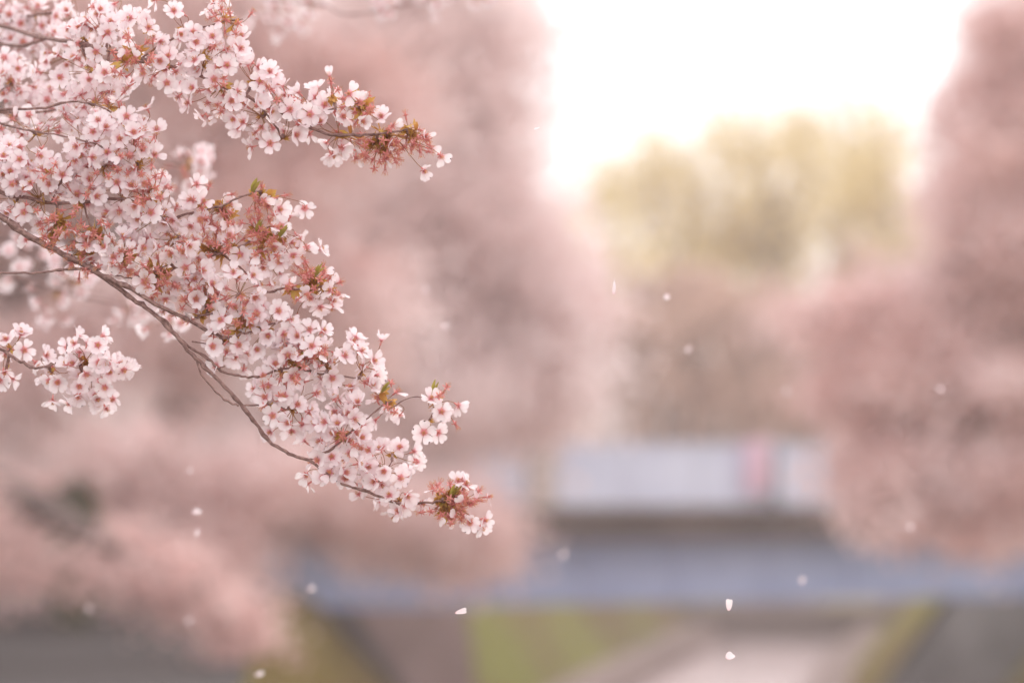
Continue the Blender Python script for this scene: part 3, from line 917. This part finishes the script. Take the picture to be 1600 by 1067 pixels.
def branch(label, lines, pts, cat='branch', hub_gap=50, dens=3, detail=True, dbase=FOCUS, group='flowering cherry branches reaching in from the left'):
    """lines: polylines [(x, y, depth offset, thickness in px)...]; pts: (x, y, kind, depth offset)"""
    paths = []
    root = None
    for li, ln in enumerate(lines):
        P = [at(x, y, dbase + d) for (x, y, d, t) in ln]
        rad = [t * 0.39 * dbase / FPX for (x, y, d, t) in ln]
        step = 5
        sp = smooth_path(P, step)
        rr = np.interp(np.linspace(0, len(rad) - 1, len(sp)), range(len(rad)), rad)
        # knots and ring scars of the wood
        rr = [r * (1.0 + (0.38 if random.random() < 0.2 else random.uniform(-.08, .08))) for r in rr]
        sp = [p + Vector((random.gauss(0, 1), random.gauss(0, 1), random.gauss(0, 1))) * 0.0006 for p in sp]
        paths.append((sp, rr))
    base = paths[0][0][0]
    m = MB(); m.tube([p - base for p in paths[0][0]], paths[0][1], 8, bump=0.07)
    root = m.build('cherry_branch', M_BARK, None, True)
    root.location = base
    tag(root, label, cat, group)
    for sp, rr in paths[1:]:
        m = MB(); m.tube([p - base for p in sp], rr, 7, bump=0.07)
        m.build('twig', M_BARK, root, True)
    allp = [p for sp, rr in paths for p in sp]
    # gather neighbouring flowers into umbels
    hubs = []
    for (x, y, k, d) in pts:
        best = None
        for h in hubs:
            mx = sum(p[0] for p in h) / len(h); my = sum(p[1] for p in h) / len(h)
            dd = math.hypot(mx - x, my - y)
            if dd < hub_gap and len(h) < 5 and abs(h[0][3] - d) < 0.2 and (best is None or dd < best[0]): best = (dd, h)
        if best: best[1].append((x, y, k, d))
        else: hubs.append([(x, y, k, d)])
    nb = ns = 0
    for h in hubs:
        mx = sum(p[0] for p in h) / len(h); my = sum(p[1] for p in h) / len(h); md = sum(p[3] for p in h) / len(h)
        c = at(mx, my, dbase + md)
        near = min(allp, key=lambda p: (p - c).length)
        v = near - c
        pull = min(0.018, v.length * 0.6)
        hub = c + v.normalized() * pull + Vector((0, 0.016, 0))
        if (near - hub).length > 0.008:
            mid = (near + hub) / 2 + Vector((0, 0.004, random.uniform(-.006, .006)))
            m = MB()
            tp = smooth_path([near - base, mid - base, hub - base], 4)
            m.tube(tp, [0.0022 - 0.0007 * i / (len(tp) - 1) + random.uniform(-.0002, .0004) for i in range(len(tp))], 6, bump=0.1)
            m.build('twig', M_BARK, root, True)
        b_ = link('bracts', BRACTS, root)
        b_.location = hub - base; b_.rotation_euler = (random.uniform(0, 6), random.uniform(0, 6), 0)
        outdir = (-v).normalized() if v.length > 1e-4 else Vector((0.5, -0.5, 0))
        for (x, y, k, d) in h:
            if k in 'WMG':
                for r_ in range(dens if k == 'W' else max(1, dens - 1)):
                    jx, jy = (random.uniform(-5, 5), random.uniform(-5, 5)) if r_ == 0 else (random.gauss(0, 17), random.gauss(0, 15))
                    pos = at(x + jx, y + jy, dbase + d + (random.uniform(-.018, .004) if r_ == 0 else random.uniform(0.0, .045)))
                    away = (pos - hub); away = away.normalized() if away.length > 1e-5 else outdir
                    f = Vector((0, -0.72, 0)) + away * 0.8 + outdir * 0.3 + Vector((random.gauss(0.05, .5), random.gauss(0, .25), random.gauss(0, .5) - 0.12))
                    if r_ == 0 and random.random() < 0.3: f = away * 1.2 + Vector((random.gauss(0, .5), random.gauss(0.1, .45), random.gauss(0, .5)))
                    if r_ > 0: f = away + Vector((random.gauss(0, .6), random.gauss(-.3, .5), random.gauss(-.1, .6)))
                    if nb >= 299: continue
                    if r_ == 0 and detail: add_blossom(root, pos - base, f, hub - base, npet=5 if random.random() < 0.86 else random.choice((3, 4)))
                    else: add_blossom_joined(root, pos - base, f, hub - base)
                    nb += 1
            if k in 'SM':
                for r_ in range(5 if k == 'S' else 2):
                    dirv = (outdir * 0.55 + Vector((random.gauss(0, .6), random.gauss(-.3, .45), random.gauss(0, .6)))).normalized()
                    ln_ = random.uniform(0.016, 0.042)
                    pos = at(x, y, dbase + d) * 0.6 + hub * 0.4 + dirv * ln_ * 0.8
                    add_spent(root, pos - base, dirv + Vector((random.gauss(0, .2), -0.15, random.gauss(0, .2))), hub - base, random.random() < 0.16)
                    ns += 1
                b2 = link('bracts', BRACTS, root)
                b2.location = at(x, y, dbase + d + 0.01) * 0.5 + hub * 0.5 - base; b2.rotation_euler = (random.uniform(0, 6), random.uniform(0, 6), 1); b2.scale = (random.uniform(1.6, 2.1),) * 3
            if k == 'L':
                for r_ in range(3):
                    lf = link('leaf', LEAF, root)
                    lf.location = at(x - 8, y + 8, dbase + d) - base
                    dv = Vector((random.uniform(0.3, 0.9), random.uniform(-.5, .1), random.uniform(0.4, 1.0)))
                    lf.rotation_mode = 'QUATERNION'; lf.rotation_quaternion = dv.to_track_quat('X', 'Z')
                    lf.scale = (random.uniform(0.65, 1.05),) * 3
    BRANCH_STATS[label[:20]] = (nb, ns, len(hubs))
    return root


def P(kind, d, *xy):
    return [(xy[i], xy[i + 1], kind, d) for i in range(0, len(xy), 2)]


# upper branch
corner_pts = (P('W', 0.6, 6, 6, 40, 70, 20, 58, 75, 58, 98, 44, 8, 90, 60, 104, 85, 20, 30, 40, 2, 70) + P('W', 0.15, 118, 88, 150, 108, 95, 125, 165, 130, 200, 135, 175, 35, 120, 45) + P('W', 0.62, 18, 22, 55, 12, 60, 42, 30, 95, 12, 60) + P('W', 0.36, 100, 15, 112, 62, 76, 84, 105, 102, 140, 120))
upper_pts = (
             P('W', 0.12, 135, 28, 160, 14, 190, 42, 150, 78, 165, 52) +
             P('W', 0.02, 232, 46, 205, 25, 250, 92, 285, 50, 270, 22, 300, 92, 335, 62, 352, 98, 378, 72, 225, 118, 182, 118, 262, 132, 300, 142,
               338, 128, 386, 98, 404, 122, 368, 142, 330, 160, 398, 160, 424, 112, 445, 140, 424, 178, 404, 205, 362, 186, 422, 228, 457, 216,
               452, 174, 472, 150, 484, 182, 503, 160, 500, 196, 532, 184, 466, 196, 384, 190) +
             P('W', 0.06, 538, 232, 518, 236, 350, 14, 325, 20, 310, 110, 200, 85, 280, 105, 410, 142, 436, 160) +
             P('S', -0.01, 205, 70, 235, 82, 350, 125, 440, 160, 175, 100) + P('S', 0.0, 220, 72, 345, 25, 555, 150, 578, 166, 380, 45) +
             P('S', 0.02, 566, 212, 590, 222, 612, 206, 634, 214, 600, 232, 585, 200, 648, 208, 640, 228, 660, 204, 575, 225, 612, 238, 578, 245, 628, 190) + P('M', 0.0, 540, 150, 570, 185) +
             P('S', 0.0, 512, 142) + P('M', 0.02, 310, 70, 360, 160))
branch('softly blurred cherry branch in the upper left corner, behind the upper one', [
    [(-60, 20, .62, 9), (-20, 60, .6, 8), (30, 72, .5, 7), (80, 60, .42, 6), (120, 66, .38, 5), (165, 110, .2, 3.5)],
    [(-40, 22, .62, 7), (0, 25, .62, 7), (42, 25, .6, 6), (80, 20, .5, 4)],
], corner_pts, dens=4)
up = branch('upper cherry branch crowded with pale blossoms, ending in a red spent tip', [
    [(-60, 20, .60, 10), (40, 52, .45, 9), (130, 70, .18, 8.5), (220, 92, .08, 8), (310, 118, .05, 7.5), (400, 158, .04, 7), (470, 190, .03, 6.5), (508, 209, .02, 6),
     (560, 211, .02, 5.5), (605, 208, .02, 4.5), (636, 203, .02, 3.5)],
    [(220, 92, .08, 5), (270, 60, .06, 4), (330, 40, .04, 3.5), (380, 30, .03, 2.5)],
    [(400, 158, .04, 4), (425, 190, .03, 3.5), (440, 215, .03, 3)],
    [(470, 190, .03, 4), (515, 172, .01, 3), (560, 160, .0, 2.5)],
], upper_pts)
# single flowers hanging on at the red tip
for (x, y, n_) in ((662, 266, 4), (688, 243, 2)):
    bs = up.location
    add_blossom(up, at(x, y, FOCUS) - bs, Vector((0.5, -0.6, -0.5)), at(618, 212, FOCUS + .02) - bs, npet=n_, openness=0.5)

left_pts = (P('W', 0.38, 4, 112, 25, 105, 70, 172, 100, 165, 5, 150, 128, 178, 8, 215, 40, 188, 145, 182) + P('W', 0.03, 5, 245, 5, 270, 60, 275, 120, 255, 165, 262, 180, 258, 118, 300, 130, 238, 20, 268) + P('W', 0.42, 18, 122, 50, 132, 45, 166, 12, 182, 80, 142, 28, 150) +
            P('W', 0.15, 125, 150, 152, 162, 172, 148, 108, 190, 140, 204, 62, 208, 92, 200, 30, 212) +
            P('W', 0.02, 166, 202, 202, 182, 218, 205, 190, 218, 120, 232, 143, 248, 170, 236, 200, 242, 214, 262, 222, 234, 60, 238, 30, 246,
              22, 290, 46, 292, 76, 292, 100, 276, 138, 278, 150, 302, 180, 288, 203, 292, 232, 300, 188, 325, 165, 330, 212, 345, 240, 330,
              256, 350, 272, 372, 40, 328, 12, 330, 60, 352, 192, 262, 226, 278, 246, 310) +
            P('W', 0.0, 167, 386, 190, 368, 222, 388, 246, 390, 292, 380, 268, 398) +
            P('S', 0.0, 128, 330, 150, 350, 70, 380, 160, 372, 95, 395, 120, 405, 185, 415, 218, 410, 200, 260, 155, 268, 215, 322, 240, 305, 262, 372, 232, 250, 244, 276, 90, 345, 112, 340, 130, 362, 102, 378, 150, 404, 200, 402, 190, 176, 78, 330, 70, 268) +
            P('M', 0.0, 175, 406, 140, 385, 205, 205, 210, 320))
branch('cherry branch packed with blossoms between upper branch and bare brown stem', [
    [(-60, 255, .12, 8), (0, 300, .06, 8), (45, 310, .04, 7.5), (80, 318, .03, 7), (130, 316, .03, 6), (190, 310, .03, 5), (240, 330, .02, 4), (280, 370, .01, 3)],
    [(-40, 175, .20, 6), (0, 172, .18, 6), (72, 168, .14, 5), (112, 158, .12, 4), (160, 168, .08, 3.5), (205, 200, .04, 3)],
    [(-30, 186, .16, 5), (0, 193, .15, 5), (50, 205, .10, 4), (110, 215, .06, 3.5), (170, 232, .03, 3), (215, 255, .02, 2.5)],
    [(80, 318, .03, 4), (95, 285, .03, 4), (115, 270, .03, 3.5)],
    [(130, 316, .03, 4.5), (140, 350, .02, 4), (160, 385, .01, 3), (185, 400, .01, 2.5)],
    [(-30, 258, .1, 5), (25, 275, .08, 4), (60, 262, .06, 3)],
], left_pts, dens=4)

main_pts = (P('W', 0.0, 226, 438, 276, 440, 300, 438, 286, 415, 312, 420, 332, 442, 345, 462, 368, 440, 396, 432, 366, 482, 388, 506, 350, 500,
              332, 545, 352, 552, 372, 540, 402, 545, 422, 528, 410, 500, 442, 520, 432, 490, 400, 468, 255, 470, 305, 470, 330, 515) +
            P('W', 0.0, 428, 572, 450, 552, 492, 545, 500, 575, 456, 590, 424, 602, 442, 622, 462, 632, 430, 652, 455, 662, 480, 642, 490, 612,
              520, 590, 542, 560, 562, 545, 582, 562, 572, 592, 546, 612, 520, 622, 560, 628, 540, 642, 412, 585, 416, 620, 470, 528, 505, 520) +
            P('W', 0.0, 502, 690, 512, 660, 532, 662, 542, 690, 562, 680, 520, 712, 495, 722, 510, 742, 540, 736, 560, 722, 572, 700, 602, 738,
              622, 746, 640, 770, 606, 770, 630, 790, 590, 755, 525, 680, 548, 712) +
            P('W', 0.05, 592, 720, 600, 700, 626, 702, 605, 642, 590, 622) +
            P('S', -0.01, 290, 425, 345, 432, 362, 520, 395, 500, 452, 570, 480, 592, 505, 555, 430, 625, 535, 668, 300, 458, 245, 445) + P('S', 0.0, 250, 422, 235, 405, 262, 425, 376, 466, 330, 480, 302, 500, 470, 560, 480, 575, 340, 470, 230, 462) +
            P('M', 0.0, 512, 560, 398, 488, 415, 515, 550, 655, 585, 600, 440, 540) + P('S', 0.03, 612, 628) + P('L', 0.0, 268, 408, 604, 606, 472, 560) +
            P('S', 0.0, 690, 780, 705, 772, 715, 795, 700, 800, 682, 772, 708, 760, 722, 782, 698, 812, 726, 768, 684, 798) + P('L', 0.0, 712, 770))
mb = branch('longest cherry branch with bare brown stem, hung with dense blossoms above it', [
    [(-60, 296, .02, 13), (0, 338, .0, 13), (60, 378, .0, 12.5), (120, 408, .0, 12), (158, 430, .0, 11), (200, 462, .0, 9), (236, 486, .0, 8.5), (275, 525, .0, 8.5), (307, 560, .0, 8),
     (337, 590, .0, 8), (375, 630, .0, 7.5), (400, 662, .0, 7), (420, 688, .0, 7), (452, 709, .0, 7), (482, 719, .0, 6.5), (533, 755, .0, 5.5), (573, 767, .0, 5.5), (612, 783, .0, 5),
     (660, 785, .0, 5), (690, 782, .0, 5)],
    [(152, 426, .0, 9), (205, 452, -.01, 9), (252, 480, -.01, 8), (300, 502, .0, 8), (347, 526, .0, 7), (385, 520, .0, 5), (430, 505, .0, 4)],
    [(240, 490, .01, 5), (262, 505, .01, 6), (282, 532, .01, 6), (318, 556, .01, 5), (345, 578, .0, 5), (372, 587, .0, 5), (402, 588, .0, 4.5), (450, 575, .0, 4), (510, 585, .0, 3.5), (560, 590, .0, 3)],
    [(158, 420, .0, 6), (115, 420, .0, 5.5), (80, 424, .0, 5), (40, 427, .0, 5), (-20, 425, .0, 4.5)],
    [(308, 560, .0, 4.5), (315, 585, .0, 4), (345, 618, .0, 4), (372, 634, .0, 4)],
    [(300, 534, .0, 3.5), (322, 536, .0, 3)],
    [(380, 634, .0, 4), (418, 632, .0, 3.5), (450, 640, .0, 3)],
    [(304, 495, .0, 4.5), (330, 490, .0, 4), (358, 478, .0, 3.5), (372, 460, .0, 3)],
    [(335, 578, .0, 3), (352, 572, .0, 2.5)],
    [(482, 719, .0, 4.5), (520, 700, .0, 4), (548, 675, .0, 3.5), (590, 640, .02, 3), (612, 626, .03, 2.5)],
    [(573, 767, .0, 3.5), (592, 752, .0, 3), (612, 720, .02, 2.5)],
    [(108, 392, .0, 3.5), (125, 380, .0, 3.5), (142, 371, .0, 3)],
    [(180, 430, .0, 3), (206, 434, .0, 3), (235, 425, .0, 2.5), (265, 412, .0, 2.5)],
], main_pts)
bs = mb.location
for (x, y, n_, f) in ((734, 816, 5, (0.1, -0.9, -0.3)), (756, 812, 4, (0.8, -0.5, -0.2)), (752, 822, 4, (0.6, -.4, -.7)), (728, 757, 3, (0.4, -0.6, 0.6)), (762, 776, 2, (0.9, -0.3, 0.1)), (716, 752, 3, (0, -.7, .6))):
    add_blossom(mb, at(x, y, FOCUS) - bs, Vector(f), at(694, 783, FOCUS + .01) - bs, npet=n_, openness=0.35)

mid_pts = (P('S', 0.03, 305, 385, 350, 385, 395, 350, 440, 368, 500, 452) + P('S', 0.04, 330, 300, 346, 322, 372, 342, 352, 345, 400, 300, 420, 305, 385, 310, 342, 392, 322, 385, 382, 380, 400, 368, 412, 366, 420, 392, 390, 395, 360, 400) +
           P('S', 0.04, 478, 436, 470, 455, 508, 440, 490, 432, 455, 448) +
           P('W', 0.05, 316, 342, 300, 312, 360, 366, 342, 372, 450, 380, 476, 382, 462, 402, 518, 466, 500, 474, 485, 465, 440, 408, 415, 415) +
           P('M', 0.04, 436, 325, 428, 385, 442, 354, 320, 320, 375, 395, 520, 452) + P('L', 0.03, 402, 296, 408, 360, 445, 364, 500, 425))
branch('cherry spray of mostly spent red flowers with small green leaf tips', [
    [(262, 425, .04, 5), (300, 405, .04, 5), (345, 396, .04, 5), (380, 384, .04, 4.5), (410, 362, .04, 4), (430, 350, .04, 3)],
    [(250, 360, .05, 5), (278, 340, .05, 5), (305, 332, .05, 4.5), (345, 322, .04, 4), (375, 308, .04, 3.5), (410, 298, .04, 3)],
    [(345, 396, .05, 4), (390, 430, .05, 4), (412, 456, .05, 4.5), (440, 452, .05, 4.5), (475, 452, .04, 4), (510, 446, .04, 3)],
], mid_pts)

branch('small low cherry spray with one round ball of pale blossoms at the left edge', [
    [(-60, 520, .06, 6), (-10, 540, .05, 6), (28, 562, .04, 6), (48, 573, .03, 6), (66, 574, .02, 5.5), (92, 566, .02, 5), (125, 570, .02, 4)],
    [(104, 566, .02, 2.5), (105, 535, .01, 2)],
], P('W', 0.0, 118, 542, 152, 540, 102, 566, 136, 584, 172, 562, 188, 580, 160, 602, 126, 606, 152, 618, 72, 590, 92, 598, 122, 622, 150, 566, 168, 585) +
   P('W', 0.06, 12, 528, 36, 542, 2, 595, 14, 548) + P('M', 0.02, 128, 555))

# a sprig that hangs on a hair-thin shoot, by itself
branch('tiny loose cherry sprig hanging by itself beyond the dense blossoms, a leaf on top', [
    [(606, 640, .03, 2.0), (640, 622, .02, 1.8), (668, 622, .01, 1.8), (684, 634, .0, 1.6)],
], P('M', 0.0, 676, 628, 690, 645) + P('L', 0.0, 684, 612) + P('G', 0.0, 660, 674))

# branches well behind the focus, soft in the photograph
branch('blurred cherry branch with pale flowers behind the bare stem at the left edge', [
    [(-60, 430, 1.9, 7), (40, 440, 1.9, 6), (120, 462, 1.9, 5), (200, 478, 1.9, 4), (262, 498, 1.2, 3)],
    [(40, 440, 1.9, 4), (50, 475, 1.9, 3)],
], P('W', 1.9, 10, 395, 40, 388, 70, 402, 30, 420, 95, 398, 120, 425, 86, 440, 60, 472, 95, 468, 140, 440, 150, 425, 205, 470, 218, 490, 75, 492, 12, 440, 120, 455, 190, 485) + P('W', 1.0, 262, 496, 280, 505),
    detail=False, group='soft branches behind the focused ones')
branch('soft out of focus cherry branch along the top edge of the view', [
    [(330, -40, 2.3, 8), (420, -2, 2.3, 7), (500, 6, 2.3, 6), (535, 22, 2.2, 5), (580, 20, 2.2, 4), (680, 0, 2.3, 4), (760, -8, 2.3, 3)],
], P('W', 2.3, 400, 22, 430, 30, 455, 12, 480, 22, 500, -8, 420, -8, 598, 12, 612, 2, 585, -10, 680, 6, 692, -10, 660, -12, 746, 2, 750, -15, 470, 38, 440, 52),
    detail=False, group='soft branches behind the focused ones')
branch('soft out of focus clump of cherry blossom in the gap between upper and middle sprays', [
    [(225, 240, 1.5, 5), (262, 254, 1.5, 4.5), (290, 258, 1.5, 4), (315, 262, 1.5, 3)],
], P('W', 1.5, 302, 252, 310, 270, 292, 285, 318, 254) + P('S', 1.5, 284, 254), group='soft branches behind the focused ones')

# ------------------------------------------------------------------ petals adrift in the air
drift = [
    (958, 449, 0.0, 'edge', 'pale cherry petal falling edge on, a thin upright sliver above the canal'),
    (1042, 464, .7, 'face', 'white cherry petal falling just right of the thin upright sliver'),
    (1075, 545, 1.3, 'face', 'soft round falling petal below the two bright ones in mid air'),
    (1228, 611, 2.2, 'face', 'faint large falling petal in front of the brown trees'),
    (1470, 608, 1.5, 'face', 'faint falling petal in front of the right bank cherry, high'),
    (1423, 824, 1.7, 'face', 'pinkish falling petal in front of the low right cherry boughs'),
    (1140, 945, .12, 'tall', 'bright white falling petal at the lower edge of the girder'),
    (1140, 1026, .1, 'flat', 'bright white falling petal in front of the water'),
    (720, 956, .05, 'flat', 'bright sharp falling petal in front of the brown abutment'),
    (1254, 907, 1.4, 'face', 'soft round falling petal in front of the right half of the girder'),
    (307, 801, .8, 'flat', 'upper of two falling petals one above the other at lower left'),
    (309, 832, .8, 'face', 'lower of two falling petals one above the other at lower left'),
    (297, 735, 1.1, 'face', 'pale falling petal above the pair at lower left'),
    (140, 950, 2.3, 'face', 'faint large falling petal over the grey path'),
    (405, 1053, 1.0, 'flat', 'falling petal low above the verge near the bottom edge'),
    (487, 920, 1.4, 'face', 'soft pink falling petal in front of the left tip of the girder'),
    (695, 512, 1.2, 'flat', 'faint falling petal in front of the left bank cherries, right of the sprays'),
    (840, 203, -.05, 'thin', 'tiny sharp falling petal alone against the white sky'),
    (880, 868, 2.2, 'face', 'faint falling petal in front of the left half of the girder'),
    (295, 970, 2.0, 'face', 'faint reddish falling petal under the low left boughs'),
    (665, 452, 1.7, 'face', 'very faint falling petal above the one right of the sprays'),
]
LOOSE = [petal_mesh(0.0150, 0.0120, 0.35, 0.06, 0.05, True), petal_mesh(0.0142, 0.0126, 0.55, -0.1, 0.04, True), petal_mesh(0.0156, 0.0112, 0.2, 0.12, 0.06, True)]
for (x, y, d, k, lb) in drift:
    o = link('falling_petal', random.choice(LOOSE))
    o.location = at(x, y, FOCUS + d * (1.6 if d > .3 else 1))
    f = {'edge': Vector((1.0, -0.42, 0.1)), 'face': Vector((random.gauss(0, .5), -1, random.gauss(0.2, .5))), 'tall': Vector((-.9, -.8, .2)),
         'flat': Vector((random.uniform(-.5, .5), -.6, 1)), 'thin': Vector((.1, -.2, 1))}[k]
    q = f.normalized().to_track_quat('Z', 'Y')
    roll = {'edge': 1.4, 'tall': 1.5, 'flat': random.uniform(-.6, .6), 'thin': 0.1}.get(k, random.uniform(0, 6))
    o.rotation_mode = 'QUATERNION'; o.rotation_quaternion = q @ Quaternion((0, 0, 1), roll)
    s = {'edge': 1.35, 'thin': 0.7, 'flat': 1.05, 'tall': 1.05}.get(k, 0.85)
    o.scale = (s, s, s)
    # set the petal's middle, not its root, on the spot
    o.location = o.location - (o.rotation_quaternion @ Vector((0.0075 * s, 0, 0)))
    tag(o, lb, 'petal', 'petals falling through the air')

print('BRANCHES', BRANCH_STATS, 'objects', len(bpy.data.objects))
